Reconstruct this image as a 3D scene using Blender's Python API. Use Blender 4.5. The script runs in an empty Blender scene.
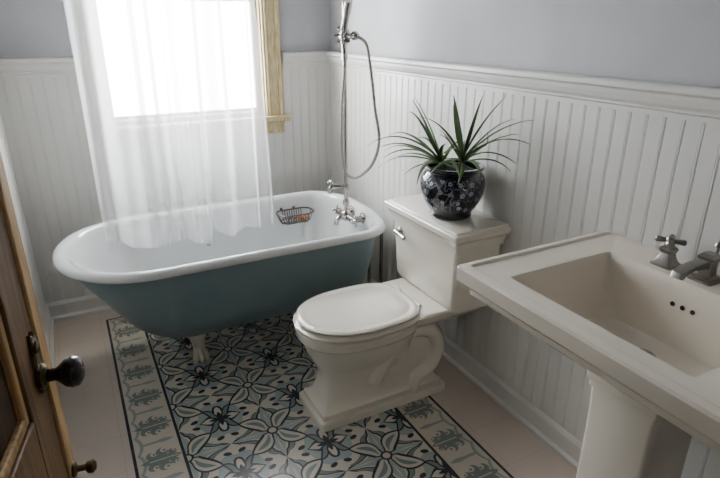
import bpy, math, random
from mathutils import Vector, Matrix
random.seed(4)
PI=math.pi
COL=bpy.context.scene.collection
XR=1.40; XL=-0.275; YB=3.02; YN=-0.9; ZC=2.5; RAIL=1.31

# ------------------------------------------------------------------ mesh helpers
ORG={}
class MB:
    def __init__(s): s.v=[]; s.f=[]
    def box(s,x0,y0,z0,x1,y1,z1):
        b=len(s.v)
        s.v+=[(x0,y0,z0),(x1,y0,z0),(x1,y1,z0),(x0,y1,z0),(x0,y0,z1),(x1,y0,z1),(x1,y1,z1),(x0,y1,z1)]
        s.f+=[tuple(b+i for i in q) for q in ((3,2,1,0),(4,5,6,7),(0,1,5,4),(1,2,6,5),(2,3,7,6),(3,0,4,7))]
        return s
    def loft(s,rings,cap0=True,cap1=True,closed=True):
        b=len(s.v); n=len(rings[0])
        for r in rings: s.v+=[tuple(p) for p in r]
        m=n if closed else n-1
        for i in range(len(rings)-1):
            for j in range(m):
                k=(j+1)%n
                s.f.append((b+i*n+j,b+i*n+k,b+(i+1)*n+k,b+(i+1)*n+j))
        if cap0: s.f.append(tuple(b+j for j in reversed(range(n))))
        if cap1: s.f.append(tuple(b+(len(rings)-1)*n+j for j in range(n)))
        return s
    def tube(s,pts,r,n=12,closed=False,sy=1.0):
        P=[Vector(p) for p in pts]; m=len(P)
        R=r if isinstance(r,(list,tuple)) else [r]*m
        T=[]
        for i in range(m):
            if closed: t=P[(i+1)%m]-P[i-1]
            else: t=P[min(i+1,m-1)]-P[max(i-1,0)]
            T.append(t.normalized())
        up=Vector((0,0,1)) if abs(T[0].z)<.9 else Vector((0,1,0))
        nrm=T[0].cross(up).normalized(); rings=[]
        for i in range(m):
            nrm=(nrm-T[i]*nrm.dot(T[i])).normalized()
            bi=T[i].cross(nrm)
            rings.append([P[i]+(nrm*math.cos(a)*R[i]*sy+bi*math.sin(a)*R[i]) for a in [2*PI*k/n for k in range(n)]])
        if closed: rings.append(rings[0]); return s.loft(rings,False,False)
        return s.loft(rings)
    def lathe(s,prof,c=(0,0,0),n=32,axis=(0,0,1),cap=True):
        ax=Vector(axis).normalized(); q=Vector((0,0,1)).rotation_difference(ax).to_matrix(); c=Vector(c)
        rings=[[c+q@Vector((r*math.cos(2*PI*k/n),r*math.sin(2*PI*k/n),z)) for k in range(n)] for r,z in prof]
        return s.loft(rings,cap,cap)
    def ball(s,c,r,n=16,sc=(1,1,1)):
        rings=[]
        for i in range(1,n//2):
            a=PI*i/(n//2)
            rings.append([(c[0]+r*sc[0]*math.sin(a)*math.cos(2*PI*k/n),c[1]+r*sc[1]*math.sin(a)*math.sin(2*PI*k/n),c[2]-r*sc[2]*math.cos(a)) for k in range(n)])
        return s.loft(rings)
    def build(s,name,mat,parent=None,origin=None,bevel=0,sub=0,angle=35,smooth=True,seg=2):
        if origin is None:
            if parent is not None: origin=ORG[parent.name]
            else:
                xs=[v[0] for v in s.v]; ys=[v[1] for v in s.v]; zs=[v[2] for v in s.v]
                origin=((min(xs)+max(xs))/2,(min(ys)+max(ys))/2,min(zs))
        o3=origin
        me=bpy.data.meshes.new(name)
        me.from_pydata([(v[0]-o3[0],v[1]-o3[1],v[2]-o3[2]) for v in s.v],[],s.f)
        me.update()
        import bmesh
        bm=bmesh.new(); bm.from_mesh(me); bmesh.ops.recalc_face_normals(bm,faces=bm.faces); bm.to_mesh(me); bm.free()
        if smooth:
            me.shade_smooth()
            if angle<180: me.set_sharp_from_angle(angle=math.radians(angle))
        me.materials.append(mat)
        o=bpy.data.objects.new(name,me); COL.objects.link(o)
        if parent is not None: o.parent=parent
        else: o.location=o3
        ORG[o.name]=o3
        if bevel:
            m=o.modifiers.new('bevel','BEVEL'); m.width=bevel; m.segments=seg; m.limit_method='ANGLE'; m.angle_limit=math.radians(40)
        if sub:
            m=o.modifiers.new('sub','SUBSURF'); m.levels=sub; m.render_levels=sub
        return o
def tag(o,label=None,cat=None,group=None,kind=None):
    if label: o['label']=label
    if cat: o['category']=cat
    if group: o['group']=group
    if kind: o['kind']=kind
    return o
def empty(name,loc,rz=0):
    o=bpy.data.objects.new(name,None); COL.objects.link(o); o.location=loc; o.rotation_euler=(0,0,rz); o.empty_display_size=.1
    ORG[o.name]=tuple(loc); return o
def rrect(x0,x1,y0,y1,r,z,n=6):
    pts=[]
    for cx,cy,a0 in ((x1-r,y1-r,0),(x0+r,y1-r,PI/2),(x0+r,y0+r,PI),(x1-r,y0+r,1.5*PI)):
        for k in range(n+1):
            a=a0+PI/2*k/n; pts.append((cx+r*math.cos(a),cy+r*math.sin(a),z))
    return pts
def sup(x0,x1,yc,hw,z,e=2.0,n=48,ef=None):
    cx=(x0+x1)/2; hx=(x1-x0)/2; pts=[]
    for k in range(n):
        a=2*PI*k/n; c=math.cos(a); s_=math.sin(a)
        ee=e if (c>0 or ef is None) else ef
        pts.append((cx+hx*math.copysign(abs(c)**(2/ee),c),yc+hw*math.copysign(abs(s_)**(2/ee),s_),z))
    return pts
def smoothpts(P,n=8):
    P=[Vector(p) for p in P]; out=[]
    for i in range(len(P)-1):
        p0=P[max(i-1,0)];p1=P[i];p2=P[i+1];p3=P[min(i+2,len(P)-1)]
        for k in range(n):
            t=k/n
            out.append(.5*((2*p1)+(p2-p0)*t+(2*p0-5*p1+4*p2-p3)*t*t+(-p0+3*p1-3*p2+p3)*t**3))
    out.append(P[-1]); return out

# ------------------------------------------------------------------ node helpers
class E:
    def __init__(s,nt,so): s.nt=nt; s.so=so
    def __add__(s,o): return mt(s.nt,'ADD',s,o)
    def __sub__(s,o): return mt(s.nt,'SUBTRACT',s,o)
    def __rsub__(s,o): return mt(s.nt,'SUBTRACT',o,s)
    def __mul__(s,o): return mt(s.nt,'MULTIPLY',s,o)
    def __truediv__(s,o): return mt(s.nt,'DIVIDE',s,o)
    def __lt__(s,o): return mt(s.nt,'LESS_THAN',s,o)
    def __gt__(s,o): return mt(s.nt,'GREATER_THAN',s,o)
def mt(nt,op,*a):
    n=nt.nodes.new('ShaderNodeMath'); n.operation=op
    for i,x in enumerate(a):
        if isinstance(x,E): nt.links.new(x.so,n.inputs[i])
        else: n.inputs[i].default_value=x
    return E(nt,n.outputs[0])
def mixc(nt,f,a,b):
    n=nt.nodes.new('ShaderNodeMix'); n.data_type='RGBA'
    for i,x in ((0,f),(6,a),(7,b)):
        if isinstance(x,E): nt.links.new(x.so,n.inputs[i])
        elif isinstance(x,tuple): n.inputs[i].default_value=(*x,1)
        else: n.inputs[i].default_value=x
    return E(nt,n.outputs[2])
def mat(name,color,rough=.5,metal=0,spec=.5,var=0,scale=8,bump=0,bscale=60,coat=0,stretch=None,color2=None):
    m=bpy.data.materials.new(name); m.use_nodes=True; nt=m.node_tree; b=nt.nodes['Principled BSDF']
    b.inputs['Roughness'].default_value=rough; b.inputs['Metallic'].default_value=metal
    b.inputs['Specular IOR Level'].default_value=spec; b.inputs['Coat Weight'].default_value=coat
    tc=nt.nodes.new('ShaderNodeTexCoord'); mp=nt.nodes.new('ShaderNodeMapping'); nt.links.new(tc.outputs['Object'],mp.inputs[0])
    if stretch: mp.inputs['Scale'].default_value=stretch
    no=nt.nodes.new('ShaderNodeTexNoise'); no.inputs['Scale'].default_value=scale; no.inputs['Detail'].default_value=6
    nt.links.new(mp.outputs[0],no.inputs['Vector'])
    c2=color2 or tuple(c*(1-var) for c in color)
    f=mt(nt,'MULTIPLY_ADD',E(nt,no.outputs['Fac']),2.2,-.6); f=mt(nt,'MINIMUM',mt(nt,'MAXIMUM',f,0),1)
    c=mixc(nt,f,color,c2); nt.links.new(c.so,b.inputs['Base Color'])
    if bump:
        n2=nt.nodes.new('ShaderNodeTexNoise'); n2.inputs['Scale'].default_value=bscale; nt.links.new(mp.outputs[0],n2.inputs['Vector'])
        bp=nt.nodes.new('ShaderNodeBump'); bp.inputs['Strength'].default_value=bump; bp.inputs['Distance'].default_value=.005
        nt.links.new(n2.outputs['Fac'],bp.inputs['Height']); nt.links.new(bp.outputs[0],b.inputs['Normal'])
    return m

M={}
M['plaster']=mat('plaster',(.50,.505,.525),.8,var=.28,scale=2.2,bump=.25,bscale=25)
M['dim']=mat('low_bounce_paint',(.14,.13,.125),.8,var=.1,scale=3)  # unseen wall behind the camera, darkened to cut bounced light
M['wain']=mat('white_wainscot_paint',(.71,.70,.675),.34,var=.04,scale=4)
M['ceil']=mat('ceiling_paint',(.20,.20,.20),.9,var=.03)  # ceiling out of view, kept dark so less light bounces back
M['oldwood']=mat('old_window_wood',(.36,.26,.10),.7,var=.35,scale=14,bump=.4,stretch=(6,6,1),color2=(.64,.56,.36))
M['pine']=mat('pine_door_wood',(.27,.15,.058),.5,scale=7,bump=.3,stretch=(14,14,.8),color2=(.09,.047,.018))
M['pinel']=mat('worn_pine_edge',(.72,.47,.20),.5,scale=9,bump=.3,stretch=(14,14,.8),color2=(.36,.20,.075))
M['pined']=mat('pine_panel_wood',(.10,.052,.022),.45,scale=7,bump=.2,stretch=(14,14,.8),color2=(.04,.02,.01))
M['enamel']=mat('white_enamel',(.68,.70,.71),.10,var=.02,coat=.4)
M['teal']=mat('teal_tub_paint',(.19,.27,.295),.36,var=.1,scale=6)
M['foot']=mat('painted_iron_foot',(.75,.70,.58),.45,var=.15,scale=20)
M['china']=mat('vitreous_china',(.84,.79,.70),.08,var=.02,coat=.5)
M['china2']=mat('biscuit_china',(.86,.79,.68),.09,var=.02,coat=.5)
M['nickel']=mat('brushed_nickel',(.33,.315,.29),.28,1,var=.1,scale=30)
M['wire']=mat('dark_wire',(.12,.11,.10),.35,1,var=.1,scale=30)
M['chrome']=mat('polished_nickel',(.40,.38,.36),.2,1,var=.05)
M['dark']=mat('dark_hole',(.015,.015,.015),.5)
M['blackknob']=mat('black_porcelain',(.012,.01,.012),.12,coat=.5)
M['brass']=mat('aged_brass',(.17,.12,.06),.4,1,var=.5,scale=60,bump=.6,bscale=90)
M['soap']=mat('orange_soap',(.80,.26,.09),.35,var=.1)
M['soil']=mat('soil',(.03,.02,.014),.95,var=.5,scale=60,bump=.8)
M['leaf']=mat('dracaena_leaf',(.03,.085,.024),.38,scale=9,color2=(.11,.18,.055))
M['trunk']=mat('dracaena_stem',(.12,.09,.05),.8,var=.4,scale=40,bump=.5)

# floor material
def floor_material():
    m=bpy.data.materials.new('encaustic_tile_floor'); m.use_nodes=True; nt=m.node_tree; b=nt.nodes['Principled BSDF']
    g=nt.nodes.new('ShaderNodeNewGeometry'); sx=nt.nodes.new('ShaderNodeSeparateXYZ'); nt.links.new(g.outputs['Position'],sx.inputs[0])
    x=E(nt,sx.outputs[0]); y=E(nt,sx.outputs[1])
    f=lambda op,*a: mt(nt,op,*a)
    ab=lambda e: f('ABSOLUTE',e)
    cream=(.58,.54,.46); teal=(.17,.215,.21); lteal=(.32,.375,.365); navy=(.012,.015,.028); plain=(.62,.53,.46)
    nz=nt.nodes.new('ShaderNodeTexNoise'); nz.inputs['Scale'].default_value=5; nz.inputs['Detail'].default_value=8
    nt.links.new(g.outputs['Position'],nz.inputs['Vector']); nf=E(nt,nz.outputs['Fac'])
    a=f('PINGPONG',(x-.175)/.16,1.0); c=f('PINGPONG',(y-.7)/.16,1.0)
    R=lambda p,q: f('SQRT',p*p+q*q)
    # gentle twirl of every tile about its middle, so that straight leaves curl (no twist at the tile edge)
    px=a-.5; py=c-.5; rt=R(px,py)
    k_=f('MAXIMUM',1.0-(rt*rt)/.25,0.0)*.40
    cs=f('COSINE',k_); sn=f('SINE',k_)
    a=px*cs-py*sn+.5; c=px*sn+py*cs+.5
    ia=1.0-a; ic=1.0-c
    r0=R(a,c); r1=R(ia,ic)
    d=(a+c)*.7071; e_=ab(a-c)*.7071; d1=1.4142-d
    S=lambda v,k=PI: f('SINE',v*k)
    def lens(col,al,ac,p,q,k,color): return mixc(nt,ac<(al-p)*(q-al)*k,col,color)
    col=mixc(nt,0.0,cream,cream)
    col=mixc(nt,r1<.62,col,lteal)
    for al,ac in ((a,c),(c,a)):
        mid=S(al)*.25+S(al,2*PI)*.05; th=S(al)*.085
        col=mixc(nt,ab(ac-mid)<th,col,navy)
        col=mixc(nt,ab(ac-mid-.010)<(th-.028),col,teal)
        col=mixc(nt,ac<(mid-th)*.72,col,lteal)
        col=lens(col,al,ac,.30,.75,.30,cream)
    col=lens(col,d,e_,.03,.92,1.10,navy); col=lens(col,d,e_,.07,.86,1.02,cream); col=lens(col,d,e_,.16,.74,.75,teal)
    for p,q in ((.86,.34),(.34,.86)):
        col=mixc(nt,R(a-p,c-q)<.075,col,navy)
    col=mixc(nt,r0<.14,col,navy); col=mixc(nt,r0<.09,col,cream)
    for al,ac in ((ia,ic),(ic,ia)):
        col=lens(col,al,ac,.03,.52,2.5,navy); col=lens(col,al,ac,.07,.47,2.3,cream)
    col=lens(col,d1,e_,.02,.58,1.3,navy); col=lens(col,d1,e_,.08,.51,1.25,teal)
    for al,ac in ((ia,ic),(ic,ia)): col=lens(col,al,ac,-.05,.28,2.0,navy)
    field=col
    # border
    e1=f('MINIMUM',x,1.15-x); e2=2.875-y; e=f('MINIMUM',e1,e2); usey=e2<e1
    s=y*(1.0-usey)+x*usey
    u=e/.175; w=f('PINGPONG',(s+.1)/.1,1.0); ww=w*.57; dy2=(1.0-w)*.57
    base=(.58,.52,.44); green=(.175,.21,.195); lgreen=(.28,.32,.295)
    bc=mixc(nt,0.0,base,base)
    sc=f('POWER',ab(f('COSINE',w*PI)),.7)*.10+.15
    bc=mixc(nt,(u<sc)*(u>(sc-.07)),bc,lgreen)
    # scrolling leaf : slim spine with three pairs of curling lobes
    bc=lens(bc,u,ww,.12,.94,.75,green)
    for cu,cw,rr in ((.36,.17,.115),(.57,.22,.125),(.77,.15,.085)):
        bc=mixc(nt,R(u-cu,ww-cw)<rr,bc,green); bc=mixc(nt,R(u-cu-.045,ww-cw-.045)<rr*.62,bc,base)
        bc=mixc(nt,R(u-cu-.05,ww-cw-.03)<rr*.26,bc,green)
    bc=mixc(nt,(ww<.016)*(u<.86)*(u>.3),bc,base)
    bc=mixc(nt,(dy2<.035)*(u<.62)*(u>.2),bc,lgreen)
    bc=lens(bc,u,dy2,.46,.88,1.3,lgreen)
    bc=mixc(nt,e<.011,bc,navy); bc=mixc(nt,e>.164,bc,navy)
    inb=e>0.0; inf=e>.175
    pm=mixc(nt,nf,plain,tuple(k*.92 for k in plain))
    out=mixc(nt,inb,pm,bc); out=mixc(nt,inf,out,field)
    gx=f('PINGPONG',(x-.175)/.2,.5); gy=f('PINGPONG',(y-.7)/.2,.5)
    grout=f('MAXIMUM',gx<.006,gy<.006)*(1.0-inf)
    out=mixc(nt,grout*.30,out,(.25,.21,.18))
    out=mixc(nt,nf*.12,out,(.3,.28,.25))
    nt.links.new(out.so,b.inputs['Base Color'])
    b.inputs['Roughness'].default_value=.26
    return m
M['floor']=floor_material()

def pot_material():
    m=bpy.data.materials.new('blossom_glaze'); m.use_nodes=True; nt=m.node_tree; b=nt.nodes['Principled BSDF']
    tc=nt.nodes.new('ShaderNodeTexCoord'); sx=nt.nodes.new('ShaderNodeSeparateXYZ'); nt.links.new(tc.outputs['Object'],sx.inputs[0])
    x=E(nt,sx.outputs[0]);y=E(nt,sx.outputs[1]);z=E(nt,sx.outputs[2]); f=lambda op,*a: mt(nt,op,*a)
    an=f('ARCTAN2',y,x)*.12
    cb=nt.nodes.new('ShaderNodeCombineXYZ'); U=an/.036; V=z/.036
    nt.links.new(U.so,cb.inputs[0]); nt.links.new(V.so,cb.inputs[1])
    vo=nt.nodes.new('ShaderNodeTexVoronoi'); vo.voronoi_dimensions='2D'; vo.inputs['Scale'].default_value=1; vo.inputs['Randomness'].default_value=.75
    nt.links.new(cb.outputs[0],vo.inputs['Vector'])
    s2=nt.nodes.new('ShaderNodeSeparateXYZ'); nt.links.new(vo.outputs['Position'],s2.inputs[0])
    dx=U-E(nt,s2.outputs[0]); dy=V-E(nt,s2.outputs[1])
    r=f('SQRT',dx*dx+dy*dy); t=f('ARCTAN2',dy,dx)
    s3=nt.nodes.new('ShaderNodeSeparateColor'); nt.links.new(vo.outputs['Color'],s3.inputs[0]); rnd=E(nt,s3.outputs[0])
    size=rnd*.10+.11
    pet=(r<f('ABSOLUTE',f('COSINE',t*2.5+rnd*6))*.10+size)*(r>.06)
    pet=pet*(rnd>.35)
    nz=nt.nodes.new('ShaderNodeTexNoise'); nz.inputs['Scale'].default_value=.8; nz.inputs['Detail'].default_value=1; nt.links.new(cb.outputs[0],nz.inputs['Vector'])
    br=f('ABSOLUTE',E(nt,nz.outputs['Fac'])-.5)<.014
    band=(z>.035)*(z<.165)
    col=mixc(nt,br*band,(.003,.005,.014),(.17,.18,.22)); col=mixc(nt,pet*band,col,(.34,.34,.40))
    nt.links.new(col.so,b.inputs['Base Color']); b.inputs['Roughness'].default_value=.07; b.inputs['Coat Weight'].default_value=.6
    return m
M['pot']=pot_material()

def sheer_material():
    m=bpy.data.materials.new('sheer_fabric'); m.use_nodes=True; nt=m.node_tree; nt.nodes.clear()
    out=nt.nodes.new('ShaderNodeOutputMaterial'); tr=nt.nodes.new('ShaderNodeBsdfTransparent'); tl=nt.nodes.new('ShaderNodeBsdfTranslucent'); df=nt.nodes.new('ShaderNodeBsdfDiffuse')
    tr.inputs[0].default_value=(.98,.99,1,1); tl.inputs[0].default_value=(.97,.98,.99,1); df.inputs[0].default_value=(.8,.82,.86,1)
    a=nt.nodes.new('ShaderNodeMixShader'); a.inputs[0].default_value=.15; nt.links.new(tl.outputs[0],a.inputs[1]); nt.links.new(df.outputs[0],a.inputs[2])
    lw=nt.nodes.new('ShaderNodeLayerWeight'); lw.inputs[0].default_value=.4
    f=mt(nt,'MULTIPLY_ADD',E(nt,lw.outputs['Facing']),.70,.30); f=mt(nt,'MINIMUM',f,.92)
    c=nt.nodes.new('ShaderNodeMixShader'); nt.links.new(f.so,c.inputs[0]); nt.links.new(tr.outputs[0],c.inputs[1]); nt.links.new(a.outputs[0],c.inputs[2])
    nt.links.new(c.outputs[0],out.inputs[0]); return m
M['sheer']=sheer_material()
def pane_material():
    m=bpy.data.materials.new('window_glass'); m.use_nodes=True; nt=m.node_tree; nt.nodes.clear()
    out=nt.nodes.new('ShaderNodeOutputMaterial'); tr=nt.nodes.new('ShaderNodeBsdfTransparent'); gl=nt.nodes.new('ShaderNodeBsdfGlossy'); gl.inputs['Roughness'].default_value=.02
    c=nt.nodes.new('ShaderNodeMixShader'); c.inputs[0].default_value=.06; nt.links.new(tr.outputs[0],c.inputs[1]); nt.links.new(gl.outputs[0],c.inputs[2]); nt.links.new(c.outputs[0],out.inputs[0]); return m
M['pane']=pane_material()

# ------------------------------------------------------------------ room shell
S='structure'
def st(name,mb,m,label,**k):
    o=mb.build(name,m,smooth=k.pop('smooth',False),**k); tag(o,label,None,None,S); return o
st('floor',MB().box(XL-.1,YN-.1,-.05,XR+.1,YB+.12,0),M['floor'],'patterned encaustic cement tile floor with plain beige edge')
st('ceiling',MB().box(XL-.1,YN-.1,ZC,XR+.1,YB+.12,ZC+.05),M['ceil'],'plain ceiling')
st('wall_right',MB().box(XR,YN-.1,0,XR+.1,YB+.12,ZC),M['plaster'],'blue grey plaster wall above the wainscot')
st('wall_left',MB().box(XL-.1,YN-.1,0,XL,YB+.12,ZC),M['plaster'],'left wall beside the pine door')
st('wall_front',MB().box(XL,YN-.1,0,XR,YN,ZC),M['dim'],'wall behind the viewer')
wx0,wx1,wz0,wz1=.17,1.0,1.00,2.2
st('wall_back',MB().box(XL,YB,0,wx0,YB+.12,ZC).box(wx1,YB,0,XR,YB+.12,ZC).box(wx0,YB,0,wx1,YB+.12,wz0).box(wx0,YB,wz1,wx1,YB+.12,ZC),M['plaster'],'back wall with the window')
# beadboard
def bead(mb,axis,s0,s1,c,z0,z1,base=.012):
    prof=[(0,0),(.043,0),(.0440,-.0018),(.0450,0),(.0475,.0008),(.0500,0),(.0510,-.0018),(.052,0)]
    pts=[]; s=s0
    while s<s1:
        for a,d in prof[:-1]:
            if s+a<s1: pts.append((s+a,d))
        s+=.052
    pts.append((s1,0))
    rows=[]
    for z in (z0,z1):
        if axis=='y': rows.append([(c-base-d,p,z) for p,d in pts])
        elif axis=='-y': rows.append([(c+base+d,p,z) for p,d in pts])
        else: rows.append([(p,c-base-d,z) for p,d in pts])
    mb.loft(rows,False,False,closed=False); return mb
bb=.10
st('trim_1',bead(MB(),'y',YN,YB-.012,XR,bb,RAIL-.05),M['wain'],'white beadboard wainscot on the right wall')
b=MB(); bead(b,'x',XL,.10,YB,bb,RAIL-.05); bead(b,'x',1.10,XR-.012,YB,bb,RAIL-.05); bead(b,'x',.10,1.10,YB,bb,.93)
st('trim_2',b,M['wain'],'white beadboard wainscot on the window wall')
st('trim_3',bead(MB(),'-y',YN,YB-.012,XL,bb,RAIL-.05),M['wain'],'white beadboard wainscot on the left wall')
railp=[(0,RAIL),(.052,RAIL),(.057,RAIL-.005),(.057,RAIL-.017),(.050,RAIL-.022),(.044,RAIL-.024),(.042,RAIL-.036),(.036,RAIL-.050),(.028,RAIL-.060),(.028,RAIL-.066),(.020,RAIL-.070),(.020,RAIL-.084),(0,RAIL-.084)]
basep=[(0,0),(.032,0),(.032,.012),(.022,.022),(.022,bb-.018),(.016,bb-.006),(.012,bb),(0,bb)]
def run(mb,prof,axis,s0,s1,c):
    rows=[]
    for s in (s0,s1):
        if axis=='y': rows.append([(c-d,s,z) for d,z in prof])
        elif axis=='-y': rows.append([(c+d,s,z) for d,z in prof])
        else: rows.append([(s,c-d,z) for d,z in prof])
    return mb.loft(rows)
st('trim_4',run(MB(),railp,'y',YN,YB,XR),M['wain'],'white moulded chair rail along the right wall')
b=run(MB(),railp,'x',XL,.10,YB); run(b,railp,'x',1.10,XR,YB)
st('trim_5',b,M['wain'],'white moulded chair rail on the window wall')
st('trim_6',run(MB(),railp,'-y',YN,YB,XL),M['wain'],'white moulded chair rail on the left wall')
st('baseboard_right',run(MB(),basep,'y',YN,YB,XR),M['wain'],'white baseboard below the right wainscot')
st('baseboard_back',run(MB(),basep,'x',XL,XR,YB),M['wain'],'white baseboard behind the bathtub')
st('baseboard_left',run(MB(),basep,'-y',YN,YB,XL),M['wain'],'white baseboard on the left wall')

# window
W=empty('window_1',(.6,YB,.93)); tag(W,'bright sash window with old bare wood casing behind the sheer curtain',None,None,S)
b=MB()
for x0,x1 in ((.110,.175),(.995,1.095)):
    b.box(x0,YB-.022,.97,x1,YB,2.3); b.box(x0+.012,YB-.03,.97,x0+.024,YB-.02,2.3); b.box(x1-.03,YB-.032,.97,x1-.008,YB-.02,2.3)
b.box(.10,YB-.024,2.2,1.11,YB,2.32)
b.build('casing',M['oldwood'],W,bevel=.003)
MB().box(.120,YB-.06,.945,1.12,YB+.1,.975).box(.125,YB-.02,.875,1.095,YB,.945).build('window_sill',M['oldwood'],W,bevel=.005)
b=MB(); b.box(wx0-.002,YB,wz0-.05,wx0+.012,YB+.12,wz1).box(wx1-.012,YB,wz0-.05,wx1+.002,YB+.12,wz1).box(wx0,YB,wz1-.03,wx1,YB+.12,wz1)
b.build('window_frame',M['oldwood'],W)
for z0,z1,yo in ((.975,1.6,.04),(1.57,2.17,.08)):
    b=MB(); x0,x1=wx0+.012,wx1-.012; y0=YB+yo; y1=y0+.03
    b.box(x0,y0,z0,x0+.030,y1,z1).box(x1-.030,y0,z0,x1,y1,z1).box(x0,y0,z0,x1,y1,z0+.040).box(x0,y0,z1-.035,x1,y1,z1)
    sh=b.build('sash',M['oldwood'],W,bevel=.003)
    MB().box(x0+.025,y0+.013,z0+.035,x1-.025,y0+.016,z1-.03).build('pane',M['pane'],sh,origin=ORG['window_1'])

# curtain + rod
def cy_(x,z,seed=0):
    k=max(0,min(1,(2.02-z)/1.55))
    amp=.024+.026*k
    return 2.595+amp*math.sin(x*38+2.4*math.sin(x*8+.6)+.6*k)+(.013+.007*k)*math.sin(x*86+2.4*k+1.6*math.sin(x*15))+.014*math.sin(x*13+z*2)
rows=[]; nx=320; nz=60
for j in range(nz+1):
    t=j/nz; z=2.01+( .475-2.01)*t
    row=[]
    for i in range(nx+1):
        s=i/nx; x0=.065-.005*t; x1=.83+.030*t
        x=x0+(x1-x0)*s+(.006+.010*t)*math.sin(s*34+z*2.4)*min(1,s*6)*min(1,(1-s)*6)
        zz=z+ (.020*math.sin(s*7+1)+.008*math.sin(s*31))*t
        row.append((x,cy_(x,zz),zz))
    rows.append(row)
cur=MB().loft(rows,False,False,closed=False).build('shower_curtain',M['sheer'],angle=180)
tag(cur,'sheer white curtain hanging into the bathtub in front of the window','curtain')
R_=empty('curtain_rod',(.56,2.62,2.04)); tag(R_,'thin metal rod holding the sheer curtain above the bathtub','curtain rod')
MB().tube([(XL+.001,2.62,2.04),(XR-.001,2.62,2.04)],.011,16).build('rod',M['chrome'],R_)
for xx,ax in ((XL+.001,(1,0,0)),(XR-.001,(-1,0,0))): MB().lathe([(.03,0),(.03,.006),(.018,.012),(.014,.02)],(xx,2.62,2.04),24,ax).build('flange',M['chrome'],R_)

# ------------------------------------------------------------------ bathtub
TY=2.39
def tring(z,xl,xr,hw,n=28,fl=1.0,fr=.55):
    pts=[]; rl=hw*fl; rr=hw*fr; xr=xr+.055
    for k in range(n+1):
        a=-PI/2+PI*k/n; c=math.cos(a); s=math.sin(a); e=2/2.5
        pts.append((xr-rr+rr*abs(c)**e,TY+hw*math.copysign(abs(s)**e,s),z))
    for k in range(n+1):
        a=PI/2+PI*k/n; c=math.cos(a); s=math.sin(a); e=2/2.15
        pts.append((xl+rl-rl*abs(c)**e,TY+hw*math.copysign(abs(s)**e,s),z))
    return pts
T=empty('clawfoot_bathtub',(.55,TY,0)); tag(T,'teal and white cast iron clawfoot bathtub below the window','bathtub')
MB().loft([tring(*r) for r in [(.568,-.118,1.208,.352),(.545,-.112,1.204,.347),(.50,-.086,1.196,.340),(.44,-.046,1.187,.330),(.38,-.005,1.177,.317),(.32,.032,1.165,.302),(.27,.065,1.15,.283),(.225,.10,1.13,.258),(.19,.14,1.10,.226),(.165,.19,1.05,.18),(.15,.26,.98,.13),(.145,.34,.90,.08)]],False,True).build('outer_shell',M['teal'],T,angle=180)
rim=[(.548,-.128,1.218,.362),(.552,-.142,1.232,.376),(.563,-.150,1.240,.384),(.576,-.148,1.238,.382),(.585,-.136,1.228,.371),(.587,-.120,1.212,.356),(.583,-.104,1.197,.342),(.572,-.092,1.186,.331),(.55,-.082,1.178,.324),(.50,-.058,1.168,.314),(.44,-.018,1.158,.303),(.38,.022,1.147,.290),(.32,.060,1.132,.272),(.27,.10,1.11,.248),(.235,.14,1.08,.218),(.21,.19,1.03,.18),(.195,.26,.97,.13),(.188,.34,.9,.08)]
MB().loft([tring(*r) for r in rim],False,True).build('enamel_interior_and_rim',M['enamel'],T,angle=180)
def claw(sx,sy,name='claw_foot'):
    cx=.55+sx; 
    d=1 if sy>0 else -1; b=MB()
    yb=TY+sy*.075
    P=[(yb-d*.005,.200,.070),(yb+d*.018,.170,.062),(yb+d*.032,.130,.044),(yb+d*.034,.092,.030),(yb+d*.038,.058,.027),(yb+d*.042,.033,.030)]
    rings=[]
    for (yy,zz,w) in P:
        th=.022
        rings.append([(cx+w*math.cos(a),yy+th*math.sin(a),zz+.010*math.cos(3*a)*(1 if zz>.13 else 0)) for a in [2*PI*k/20 for k in range(20)]])
    b.loft(rings)
    yc=yb+d*.045
    b.ball((cx,yc,.026),.028,16,(1,1,.92))
    for a in (-.8,0,.8):
        ax=math.sin(a); ay=math.cos(a)*d
        b.tube(smoothpts([(cx+ax*.008,yc+ay*.005-d*.004,.066),(cx+ax*.024,yc+ay*.018,.054),(cx+ax*.036,yc+ay*.032,.028),(cx+ax*.034,yc+ay*.035,.008)],5),[.012]*8+[.011]*5+[.008]*3,8)
    return b.build(name,M['foot'],T,angle=180)
for sx in (-.19,.42):
    for sy in (-1,1): claw(sx,sy)
MB().lathe([(.013,0),(.013,.005),(.009,.007),(.001,.008)],(.535,TY+.292,.405),20,(0,-1,.2)).build('overflow_plate',M['dark'],T)
MB().lathe([(.03,0),(.03,.003),(.012,.004)],(.86,TY,.189),24).build('drain',M['chrome'],T)

# ------------------------------------------------------------------ shower faucet on the inner wall of the tub
FX,FY=1.165,2.36; ZB=.548
F=empty('shower_faucet',(FX,FY,.5)); tag(F,'nickel bath faucet with tall riser pipe and hand shower at the tub end','faucet')
b=MB(); b.tube([(FX,FY,ZB+.01),(FX,FY,2.06)],.0095,14)
b.lathe([(.015,0),(.018,.01),(.015,.03),(.011,.035)],(FX,FY,ZB+.06),16).lathe([(.013,0),(.016,.01),(.013,.03)],(FX,FY,1.30),16); b.build('riser_pipe',M['chrome'],F)
b=MB(); b.tube([(FX+.004,FY-.085,ZB),(FX+.004,FY+.085,ZB)],.018,16)
for yy in (-.065,.065):
    b.lathe([(.028,0),(.028,.006),(.016,.014),(.012,.045)],(FX+.063,FY+yy,ZB),20,(-1,0,0))
b.ball((FX,FY,ZB+.005),.029,16)
b.tube(smoothpts([(FX,FY,ZB),(FX-.03,FY,ZB+.0),(FX-.05,FY,ZB-.012),(FX-.055,FY,ZB-.035)],5),.012,12); b.build('valve_body',M['chrome'],F)
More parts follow.
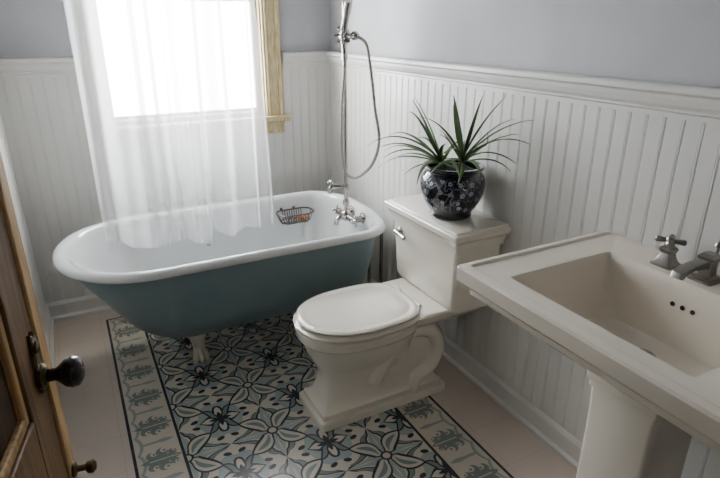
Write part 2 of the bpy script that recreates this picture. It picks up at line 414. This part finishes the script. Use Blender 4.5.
def cross(parent,c,axis,r=.028,stem=.03,m='chrome',name='cross_handle'):
    b=MB(); ax=Vector(axis).normalized(); c=Vector(c); e=c+ax*stem
    b.lathe([(.011,0),(.015,.004),(.009,.012),(.008,stem)],c,14,axis)
    u=ax.cross(Vector((0,0,1)) if abs(ax.z)<.9 else Vector((1,0,0))).normalized(); w=ax.cross(u)
    for d in (u,w):
        b.tube([e-d*r,e-d*r*.85,e-d*r*.35,e+d*r*.35,e+d*r*.85,e+d*r],[.004,.007,.005,.005,.007,.004],10)
    b.ball(e,.010,12); return b.build(name,M[m],parent)
cross(F,(FX+.004,FY-.085,ZB),(-.2,-1,.2),.027,.025); cross(F,(FX+.004,FY+.085,ZB),(-.2,1,.2),.027,.025)
b=MB(); b.tube(smoothpts([(FX,FY,.70),(FX-.04,FY+.015,.705),(FX-.07,FY+.028,.698),(FX-.076,FY+.030,.67)],6),.010,12)
b.lathe([(.014,0),(.017,.012),(.014,.03)],(FX,FY,.685),16); b.build('spout',M['chrome'],F)
cross(F,(FX-.065,FY+.026,.70),(0,0,1),.024,.026)
b=MB(); b.lathe([(.014,0),(.024,.01),(.026,.03),(.024,.06),(.014,.075)],(FX,FY,1.365),16)
b.tube([(FX,FY,1.405),(FX+.03,FY-.05,1.405)],.013,10); b.tube([(FX,FY,1.41),(FX-.02,FY+.0,1.425),(FX-.03,FY-.01,1.44)],.010,10)
b.lathe([(.014,0),(.020,.006),(.020,.022),(.012,.032)],(FX+.022,FY-.035,1.405),14,(.5,-.85,0))
b.tube([(FX-.045,FY-.02,1.385),(FX-.02,FY-.035,1.385),(FX+.005,FY-.045,1.385)],.010,10)
b.build('diverter',M['chrome'],F)
cross(F,(FX-.03,FY-.04,1.40),(-.5,-1,.3),.036,.035)
hx,hy=FX-.02,FY-.035
b=MB(); b.tube(smoothpts([(hx,hy,1.33),(hx,hy,1.42),(hx+.01,hy-.01,1.50),(hx+.012,hy-.03,1.56),(hx-.01,hy-.06,1.585)],6),[.010]*6+[.015]*6+[.018]*6+[.015]*7,12)
b.lathe([(.012,0),(.035,.015),(.04,.03),(.038,.036)],(hx-.005,hy-.057,1.59),20,(-.6,-.35,-.6)); b.build('hand_shower',M['chrome'],F)
hp=smoothpts([(FX+.03,FY-.05,1.405),(FX+.060,FY-.095,1.37),(FX+.072,FY-.120,1.25),(FX+.082,FY-.140,1.1),(FX+.095,FY-.16,.95),(FX+.075,FY-.125,.83),(FX+.025,FY-.06,.76),(FX-.018,FY-.035,.79),(FX-.034,FY-.035,.92),(FX-.034,FY-.035,1.1),(hx,hy,1.25),(hx,hy,1.34)],16)
MB().tube(hp,[.0074+.0010*math.sin(i*2.2) for i in range(len(hp))],10).build('hose',M['nickel'],F)
for yy in (-.065,.065):
    b=MB(); b.tube(smoothpts([(1.335,FY+yy,0),(1.335,FY+yy,.25),(1.335,FY+yy,.44),(1.32,FY+yy,.49),(1.29,FY+yy,.515),(1.268,FY+yy,.517)],5),.009,10); b.lathe([(.025,0),(.025,.006),(.011,.012)],(1.335,FY+yy,0),16)
    o=b.build('supply_pipe',M['chrome']); tag(o,'thin upright metal water pipe behind the right end of the bathtub','pipe','bath supply pipes')

# soap basket
K=empty('soap_basket',(.98,2.62,.46)); tag(K,'dark wire soap basket on the inside back wall of the bathtub','basket')
x0,x1,y0,y1,zt,zb=.893,1.090,2.565,2.678,.520,.466
b=MB()
top=rrect(x0,x1,y0,y1,.045,zt,6); b.tube(top,.0042,8,closed=True)
b.tube(rrect(x0+.022,x1-.022,y0+.018,y1-.018,.03,zb+.010,5),.003,6,closed=True)
for i in range(9):
    xx=x0+.045+(x1-x0-.09)*i/8
    b.tube(smoothpts([(xx,y0,zt),(xx,y0+.012,zb+.018),(xx,y0+.028,zb),(xx,y1-.028,zb),(xx,y1-.012,zb+.018),(xx,y1,zt)],3),.0026,6)
for yy in (y0+.045,y1-.045):
    b.tube(smoothpts([(x0,yy,zt),(x0+.016,yy,zb+.016),(x0+.035,yy,zb),(x1-.035,yy,zb),(x1-.016,yy,zb+.016),(x1,yy,zt)],3),.0026,6)
for i in range(3):
    cx=x0+.055+i*.043
    b.tube([(cx+.018*math.cos(a),y0+.004,zt-.022+.018*math.sin(a)) for a in [2*PI*k/14 for k in range(14)]],.0022,6,closed=True)
b.build('wire_tray',M['wire'],K)
for xx in (x0+.05,x1-.075):
    MB().tube([(xx,y1,zt),(xx,y1+.012,zt),(xx,2.7070,zt)],[.004,.004,.008],10).build('mount',M['wire'],K)
sp=MB().loft([rrect(1.005,1.055,2.598,2.640,.016,z,4) for z in (.469,.474,.492,.497)]).build('soap_bar',M['soap'],bevel=.002)
tag(sp,'orange bar of soap lying in the wire basket','soap')

# ------------------------------------------------------------------ toilet
TC=1.675
O=empty('toilet',(1.0,TC,0)); tag(O,'white two piece toilet with closed lid and stepped square foot','toilet')
B=MB()
B.loft([sup(*r) for r in [(.655,1.235,TC,.122,0,24),(.655,1.235,TC,.122,.028,24),(.657,1.233,TC,.120,.031,24),(.671,1.219,TC,.107,.032,24),(.671,1.219,TC,.107,.054,24),(.673,1.217,TC,.105,.056,24),(.684,1.206,TC,.095,.064,14),
 (.692,1.20,TC,.086,.085,7),(.70,1.16,TC,.080,.12,5),(.708,1.12,TC,.080,.16,4),(.703,1.10,TC,.090,.195,3.2),(.69,1.10,TC,.108,.225,2.8),(.672,1.10,TC,.130,.26,2.5),(.655,1.11,TC,.152,.30,2.4),(.643,1.12,TC,.168,.335,2.4),(.637,1.12,TC,.175,.350,2.4),(.626,1.125,TC,.184,.356,2.4),(.624,1.125,TC,.186,.384,2.4),(.632,1.12,TC,.178,.390,2.4)]])
tp=smoothpts([(.90,TC,.12),(.965,TC,.235),(1.06,TC,.312),(1.17,TC,.285),(1.205,TC,.205),(1.17,TC,.125),(1.105,TC,.09),(1.085,TC,.04)],6)
n=len(tp); rings=[]
for i,p in enumerate(tp):
    t=(tp[min(i+1,n-1)]-tp[max(i-1,0)]).normalized(); nn=Vector((-t.z,0,t.x))
    rings.append([p+nn*.046*math.cos(a)+Vector((0,1,0))*(.114*math.copysign(abs(math.sin(a))**.8,math.sin(a))) for a in [2*PI*k/20 for k in range(20)]])
B.loft(rings)
B.loft([rrect(.96,1.20,TC-.080,TC+.080,.02,.06),rrect(.96,1.20,TC-.082,TC+.082,.02,.20),rrect(.98,1.19,TC-.082,TC+.082,.02,.30)])
B.loft([rrect(1.03,1.37,TC-.10,TC+.10,.03,.33),rrect(1.03,1.375,TC-.16,TC+.16,.03,.385),rrect(1.03,1.375,TC-.17,TC+.17,.03,.41),rrect(1.06,1.375,TC-.165,TC+.165,.03,.418)])
B.build('bowl',M['china'],O,angle=40)
MB().loft([sup(.628,1.105,TC,.182,.394,3.2,ef=2.15),sup(.620,1.105,TC,.189,.398,3.2,ef=2.15),sup(.618,1.105,TC,.190,.407,3.2,ef=2.15),sup(.628,1.105,TC,.182,.412,3.2,ef=2.15)]).build('seat',M['china'],O,angle=60)
MB().loft([sup(.640,1.095,TC,.172,.419,3.6,ef=2.15),sup(.630,1.098,TC,.180,.423,3.6,ef=2.15),sup(.629,1.098,TC,.181,.427,3.6,ef=2.15),sup(.634,1.094,TC,.176,.431,3.6,ef=2.15),sup(.655,1.075,TC,.156,.434,3.4,ef=2.15),sup(.661,1.069,TC,.150,.4295,3.4,ef=2.15),sup(.667,1.063,TC,.144,.4305,3.4,ef=2.15),sup(.71,1.02,TC,.11,.4345,3,ef=2.15),sup(.80,.95,TC,.04,.436,3,ef=2.15)]).build('seat_lid',M['china'],O,angle=60)
for s in (-1,1): MB().tube([(1.098,TC+s*.075-.022,.422),(1.098,TC+s*.075+.022,.422)],.010,14).build('hinge',M['china'],O,bevel=.003)
tk=MB(); tk.loft([rrect(*r) for r in [(1.185,1.375,TC-.20,TC+.20,.02,.415),(1.17,1.38,TC-.210,TC+.210,.02,.44),(1.167,1.38,TC-.215,TC+.215,.02,.55),(1.163,1.38,TC-.219,TC+.219,.02,.705),(1.163,1.38,TC-.219,TC+.219,.02,.712)]])
tk.build('tank',M['china'],O,angle=50)
ld=MB(); ld.loft([rrect(*r) for r in [(1.165,1.378,TC-.217,TC+.217,.006,.680),(1.154,1.382,TC-.227,TC+.227,.006,.681),(1.154,1.382,TC-.227,TC+.227,.006,.700),(1.149,1.383,TC-.231,TC+.231,.006,.702),(1.148,1.384,TC-.233,TC+.233,.006,.712),(1.143,1.385,TC-.238,TC+.238,.006,.722),(1.137,1.386,TC-.244,TC+.244,.006,.729),(1.137,1.386,TC-.244,TC+.244,.006,.736),(1.128,1.387,TC-.252,TC+.252,.006,.737),(1.128,1.387,TC-.252,TC+.252,.006,.753),(1.132,1.385,TC-.248,TC+.248,.006,.757),(1.141,1.384,TC-.240,TC+.240,.006,.758),(1.144,1.383,TC-.237,TC+.237,.006,.764),(1.15,1.38,TC-.231,TC+.231,.006,.765)]])
ld.build('tank_lid',M['china'],O,angle=25)
b=MB(); b.lathe([(.017,0),(.017,.006),(.009,.012),(.008,.022)],(1.164,TC+.165,.642),16,(-1,0,0)); b.tube([(1.141,TC+.172,.642),(1.137,TC+.13,.640),(1.137,TC+.095,.635)],[.008,.006,.009],10)
b.build('flush_lever',M['chrome'],O)
for s in (-1,1): MB().lathe([(.014,0),(.014,.008),(.008,.016),(0,.018)],(1.09,TC+s*.098,.055),14).build('bolt_cap',M['china'],O)
b=MB(); b.tube(smoothpts([(1.385,TC+.20,.17),(1.34,TC+.20,.17),(1.32,TC+.20,.2),(1.30,TC+.18,.42)],6),.006,10); b.lathe([(.022,0),(.022,.006),(.01,.01)],(1.388,TC+.20,.17),16,(-1,0,0)); b.build('supply_hose',M['chrome'],O)

# ------------------------------------------------------------------ plant in pot
PX,PY,PZ=1.25,1.62,.765
P=empty('potted_dracaena',(PX,PY,PZ)); tag(P,'spiky green dracaena in a dark blossom patterned pot on the toilet tank','potted plant')
pp=[(.072,0),(.079,.004),(.079,.012),(.077,.02),(.094,.040),(.110,.070),(.119,.102),(.123,.130),(.121,.150),(.113,.166),(.104,.176),(.101,.180),(.113,.187),(.117,.192),(.114,.198),(.103,.199),(.098,.19),(.099,.175),(.097,.165)]
MB().lathe(pp,(PX,PY,PZ),64).build('pot',M['pot'],P,angle=180)
MB().lathe([(.0985,.17),(.095,.174),(.05,.178),(.005,.18)],(PX,PY,PZ),24).build('soil',M['soil'],P)
lv=MB()
def leaf(base,az,el,L,w,droop,bend=0):
    d=Vector((math.cos(az)*math.cos(el),math.sin(az)*math.cos(el),math.sin(el))); p=Vector(base); n=13; side=Vector((-math.sin(az),math.cos(az),0)); rows=[]; s0=side.copy()
    for i in range(n+1):
        t=i/n
        ww=w*(.55+.9*min(t*3,1)*.5)*(1-t**2.2)+.0006
        nn=side.cross(d).normalized()
        q=p.copy()
        rows.append([q-side*ww+nn*ww*.35,q-side*ww*.45+nn*.0,q-nn*.001,q+side*ww*.45,q+side*ww+nn*ww*.35])
        d=(d+Vector((0,0,-droop*(.4+1.4*t)/n))+s0*(bend/n)).normalized(); p=p+d*(L/n)
        if p.x>1.35 and d.x>0: d.x*=.2; d.normalize()
    lv.loft([[Vector((min(v.x,1.378),v.y,v.z)) for v in r] for r in rows],False,False,closed=False)
# (azimuth, elevation, length, droop); azimuth 0 = towards the wall, -90 = towards the doorway
spec=[(-.01,.035,.05,[(150,24,.30,1.2),(122,36,.30,1.4),(172,40,.27,1.3),(95,50,.28,1.1),(205,20,.24,1.2),(135,60,.27,.7),(250,35,.22,1.3),(75,30,.24,1.0),(160,72,.25,.5),(112,14,.28,1.0),(142,44,.33,1.4),(128,28,.33,1.1),(148,34,.28,1.0)]),
      (.0,-.035,.085,[(-95,46,.26,1.1),(-60,58,.26,.7),(-112,26,.24,1.2),(-80,70,.28,.4),(-135,48,.23,1.3),(-165,30,.22,1.4),(60,66,.26,.6),(-75,24,.23,.9),(180,62,.23,1.0),(100,62,.27,.8),(-92,82,.25,.3),(-85,52,.28,.9),(-100,36,.27,1.2),(-70,40,.24,.9)])]
for sx,sy,h,ls in spec:
    bx,by=PX+sx,PY+sy
    MB().tube([(bx,by,PZ+.165),(bx+sx*.3,by+sy*.3,PZ+.175+h*.5),(bx+sx*.5,by+sy*.5,PZ+.175+h)],[.011,.009,.008],10).build('stem',M['trunk'],P)
    for az,el,L,dr in ls:
        leaf((bx+sx*.5,by+sy*.5,PZ+.165+h*(.5+.5*el/90)),math.radians(az+random.uniform(-16,16)),math.radians(el+random.uniform(-8,8)),L*random.uniform(.88,1.12),random.uniform(.0095,.0125),dr,random.uniform(-.6,.6))
    for k in range(6):
        leaf((bx+sx*.5,by+sy*.5,PZ+.165+h*.6),k*1.05+sx*50,math.radians(random.uniform(5,60)),random.uniform(.12,.18),.009,.9,random.uniform(-.6,.6))
lv.build('foliage',M['leaf'],P,angle=180)

# ------------------------------------------------------------------ pedestal sink
SC=.69
K=empty('pedestal_sink',(1.15,SC,0)); tag(K,'cream rectangular pedestal sink against the right wall','sink')
xb=XR-.013
def sr(z,x0,hy,r,x1=xb): return rrect(x0,x1,SC-hy,SC+hy,r,z,6)
rings=[sr(.640,1.075,.115,.03,1.33),sr(.665,1.055,.135,.03,1.34),sr(.695,1.01,.185,.04),sr(.73,.955,.25,.045),sr(.762,.910,.298,.045),sr(.780,.888,.320,.03),sr(.784,.884,.322,.02),sr(.785,.866,.334,.010),sr(.803,.866,.335,.010),sr(.804,.858,.340,.010),sr(.816,.852,.342,.010),sr(.826,.840,.348,.008),sr(.827,.833,.352,.008),sr(.862,.833,.352,.008),sr(.868,.838,.347,.006),
 sr(.870,.858,.332,.006),sr(.869,.861,.329,.006),sr(.8635,.866,.324,.006,xb-.002),sr(.863,.885,.305,.006,xb-.004),
 rrect(.908,1.282,SC-.244,SC+.244,.008,.862),rrect(.913,1.277,SC-.239,SC+.239,.008,.861),rrect(.918,1.272,SC-.234,SC+.234,.010,.853),rrect(.922,1.268,SC-.230,SC+.230,.014,.84),rrect(.938,1.258,SC-.218,SC+.218,.025,.77),rrect(.952,1.248,SC-.205,SC+.205,.035,.728),rrect(.972,1.236,SC-.185,SC+.185,.05,.702),rrect(1.02,1.21,SC-.12,SC+.12,.05,.690),rrect(1.10,1.17,SC-.03,SC+.03,.028,.686)]
MB().loft(rings).build('basin',M['china2'],K,angle=28)
def sq(z,h,r=.016,c=(1.19,SC)): return rrect(c[0]-h,c[0]+h,c[1]-h*1.02,c[1]+h*1.02,r,z,3)
MB().loft([sq(0,.13),sq(.05,.13),sq(.052,.122),(sq(.075,.120)),sq(.078,.110),sq(.11,.102),sq(.14,.096),sq(.30,.092),sq(.50,.092),sq(.57,.094),sq(.575,.100),sq(.590,.100),sq(.594,.105),sq(.65,.112)]).build('pedestal',M['china2'],K,angle=35)
MB().lathe([(.032,0),(.034,.003),(.030,.007),(.023,.005),(.021,.001)],(1.142,SC,.695),28).build('drain_ring',M['nickel'],K)
MB().lathe([(.0225,0),(.0225,.0012),(.001,.0014)],(1.142,SC,.698),24).build('drain_well',M['dark'],K)
MB().lathe([(.012,0),(.014,.005),(.010,.009),(.001,.010)],(1.142,SC,.699),20).build('drain_stopper',M['nickel'],K)
for dy in (-.026,0,.026): MB().lathe([(.0062,0),(.0055,.0015),(.001,.0017)],(1.2615,SC+dy,.80),14,(-1,0,.12)).build('overflow_hole',M['dark'],K)
fx=1.328; fz=.861
b=MB(); b.loft([rrect(fx-h,fx+h,SC-h,SC+h,.004,fz+z) for h,z in ((.029,0),(.029,.007),(.024,.008),(.024,.013),(.017,.016),(.0155,.03),(.0155,.054),(.021,.058),(.021,.065),(.012,.073))])
sec=[]
for (px,pz,hh,hw,tl) in ((fx,.043,.012,.013,0),(fx-.03,.050,.010,.013,.1),(fx-.070,.052,.0075,.014,0),(fx-.102,.047,.007,.015,-.2),(fx-.114,.041,.007,.015,-.8),(fx-.118,.032,.007,.014,-1.4)):
    nx_,nz_=math.sin(tl),math.cos(tl)
    sec.append([(px+nx_*hh*sg,SC+hw*sh,fz+pz+nz_*hh*sg) for sg,sh in ((1,.8),(.8,1),(-.8,1),(-1,.8),(-1,-.8),(-.8,-1),(.8,-1),(1,-.8))])
b.loft(sec); b.build('faucet_spout',M['nickel'],K,angle=30,bevel=.001)
for dy in (-.105,.105):
    b=MB(); yy=SC+dy
    b.loft([rrect(fx-h,fx+h,yy-h,yy+h,.005,fz+z) for h,z in ((.028,0),(.028,.007),(.022,.012),(.017,.024),(.014,.036),(.018,.042),(.018,.048),(.011,.054),(.010,.062))])
    e=Vector((fx,yy,fz+.069))
    for a in (.5,.5+PI/2):
        d=Vector((math.cos(a),math.sin(a),0)); b.tube([e-d*.037,e-d*.032,e-d*.012,e+d*.012,e+d*.032,e+d*.037],[.005,.0085,.006,.006,.0085,.005],10)
    b.ball(e,.012,12); b.build('faucet_handle',M['nickel'],K,angle=40)
b=MB(); b.tube([(fx+.026,SC,fz+.0),(fx+.026,SC,fz+.085)],.004,8); b.lathe([(.004,0),(.010,.006),(.008,.013),(.003,.018)],(fx+.026,SC,fz+.08),14); b.build('lift_rod',M['nickel'],K)
for yy in (.585,.795):
    b=MB(); vz=.47
    b.lathe([(.024,0),(.024,.005),(.010,.010),(.008,.05)],(XR-.014,yy,vz),16,(-1,0,0)); b.lathe([(.012,0),(.013,.02),(.008,.03)],(XR-.065,yy,vz-.01),14); b.tube([(XR-.065,yy,vz+.01),(XR-.065,yy,.74)],.005,8); b.ball((XR-.095,yy,vz),.016,12,(.8,.5,1.4)); b.tube([(XR-.09,yy,vz),(XR-.06,yy,vz)],.006,8)
    b.build('supply_valve',M['nickel'],K)

# ------------------------------------------------------------------ pine door, open along the left wall
D=empty('door_1',(-.235,.03,.01),math.atan2(.79,.151)); tag(D,'open pine panel door with black knob at the left edge',None,None,S)
Wd=.812; th=.036; o0=(0,0,0)
b=MB(); H=2.0
rails=[(0,.22),(.78,.96),(1.42,1.52),(H-.11,H)]
b.box(0,0,0,.11,th,H).box(Wd-.12,0,0,Wd-.045,th,H)
for z0,z1 in rails: b.box(.11,0,z0,Wd-.12,th,z1)
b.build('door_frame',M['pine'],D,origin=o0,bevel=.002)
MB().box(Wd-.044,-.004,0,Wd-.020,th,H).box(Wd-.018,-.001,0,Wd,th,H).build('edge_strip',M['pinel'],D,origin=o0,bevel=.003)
b=MB(); c=MB()
for (z0,z1) in ((.22,.78),(.96,1.42),(1.52,H-.11)):
    b.box(.10,.012,z0-.01,Wd-.10,th-.012,z1+.01)
    x0,x1=.11,Wd-.12
    for (p,q,r,s) in ((x0,z0,x1,z0+.016),(x0,z1-.016,x1,z1),(x0,z0,x0+.016,z1),(x1-.016,z0,x1,z1)):
        c.box(p,.004,q,r,.014,s)
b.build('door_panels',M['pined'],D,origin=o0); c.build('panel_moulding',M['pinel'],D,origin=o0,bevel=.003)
kx,kz=Wd-.066,.992
b=MB(); pl=[]
for k in range(48):
    a=2*PI*k/48; rr=1+.10*math.cos(6*a)
    pl.append((kx+.013*rr*math.cos(a)*(1-.15*math.cos(2*a)),0,kz+.022+.046*rr*math.sin(a)))
b.loft([pl,[(kx+(p[0]-kx),-.004,p[2]) for p in pl],[(kx+(p[0]-kx)*.8,-.006,kz+.022+(p[2]-kz-.022)*.92) for p in pl]])
b.lathe([(.018,0),(.018,.005),(.012,.010)],(kx,-.002,kz),20,(0,-1,0)); b.lathe([(.009,0),(.009,.004),(.004,.006)],(kx,-.004,kz+.046),16,(0,-1,0)); b.build('escutcheon',M['brass'],D,origin=o0)
b=MB(); b.lathe([(.009,0),(.009,.022),(.012,.026),(.015,.029),(.020,.035),(.022,.043),(.020,.051),(.012,.056),(.002,.058)],(kx,0,kz),28,(0,-1,0)); b.build('door_knob',M['blackknob'],D,origin=o0,angle=60)
b=MB(); b.lathe([(.012,0),(.012,.004),(.005,.008),(.005,.018),(.010,.022),(.011,.029),(.006,.034),(.001,.035)],(Wd-.03,-.003,.795),18,(0,-1,0)); b.build('bolt_knob',M['brass'],D,origin=o0)
MB().box(Wd-.001,.008,kz-.10,Wd+.002,.028,kz+.07).build('latch_plate',M['brass'],D,origin=o0)
for z in (.25,1.0,1.75): MB().tube([(-.006,-.004,z-.045),(-.006,-.004,z+.045)],.007,10).build('hinge',M['brass'],D,origin=o0)

# ------------------------------------------------------------------ light
def area(name,loc,rot,sx,sy,power,color):
    l=bpy.data.lights.new(name,'AREA'); l.shape='RECTANGLE'; l.size=sx; l.size_y=sy; l.energy=power; l.color=color
    o=bpy.data.objects.new(name,l); COL.objects.link(o); o.location=loc; o.rotation_euler=rot; return o
area('window_daylight',(.6,YB+.22,1.65),(math.radians(-90),0,0),1.0,1.4,60,(.95,.975,1.0))
area('fill_light',(.7,-.5,2.3),(math.radians(32),0,0),.8,.6,.9,(1,.86,.72))  # added warm fill behind the camera, stands for no real lamp
w=bpy.data.worlds.new('world'); bpy.context.scene.world=w; w.use_nodes=True
w.node_tree.nodes['Background'].inputs[0].default_value=(.95,.975,1,1); w.node_tree.nodes['Background'].inputs[1].default_value=28.0

# ------------------------------------------------------------------ camera
cd=bpy.data.cameras.new('camera'); cd.lens=27.45; cd.sensor_width=36; cd.clip_start=.01
cam=bpy.data.objects.new('camera',cd); COL.objects.link(cam); cam.location=(0,0,1.45)
cam.rotation_euler=(math.radians(68.7),0,math.radians(-27.8)); bpy.context.scene.camera=cam
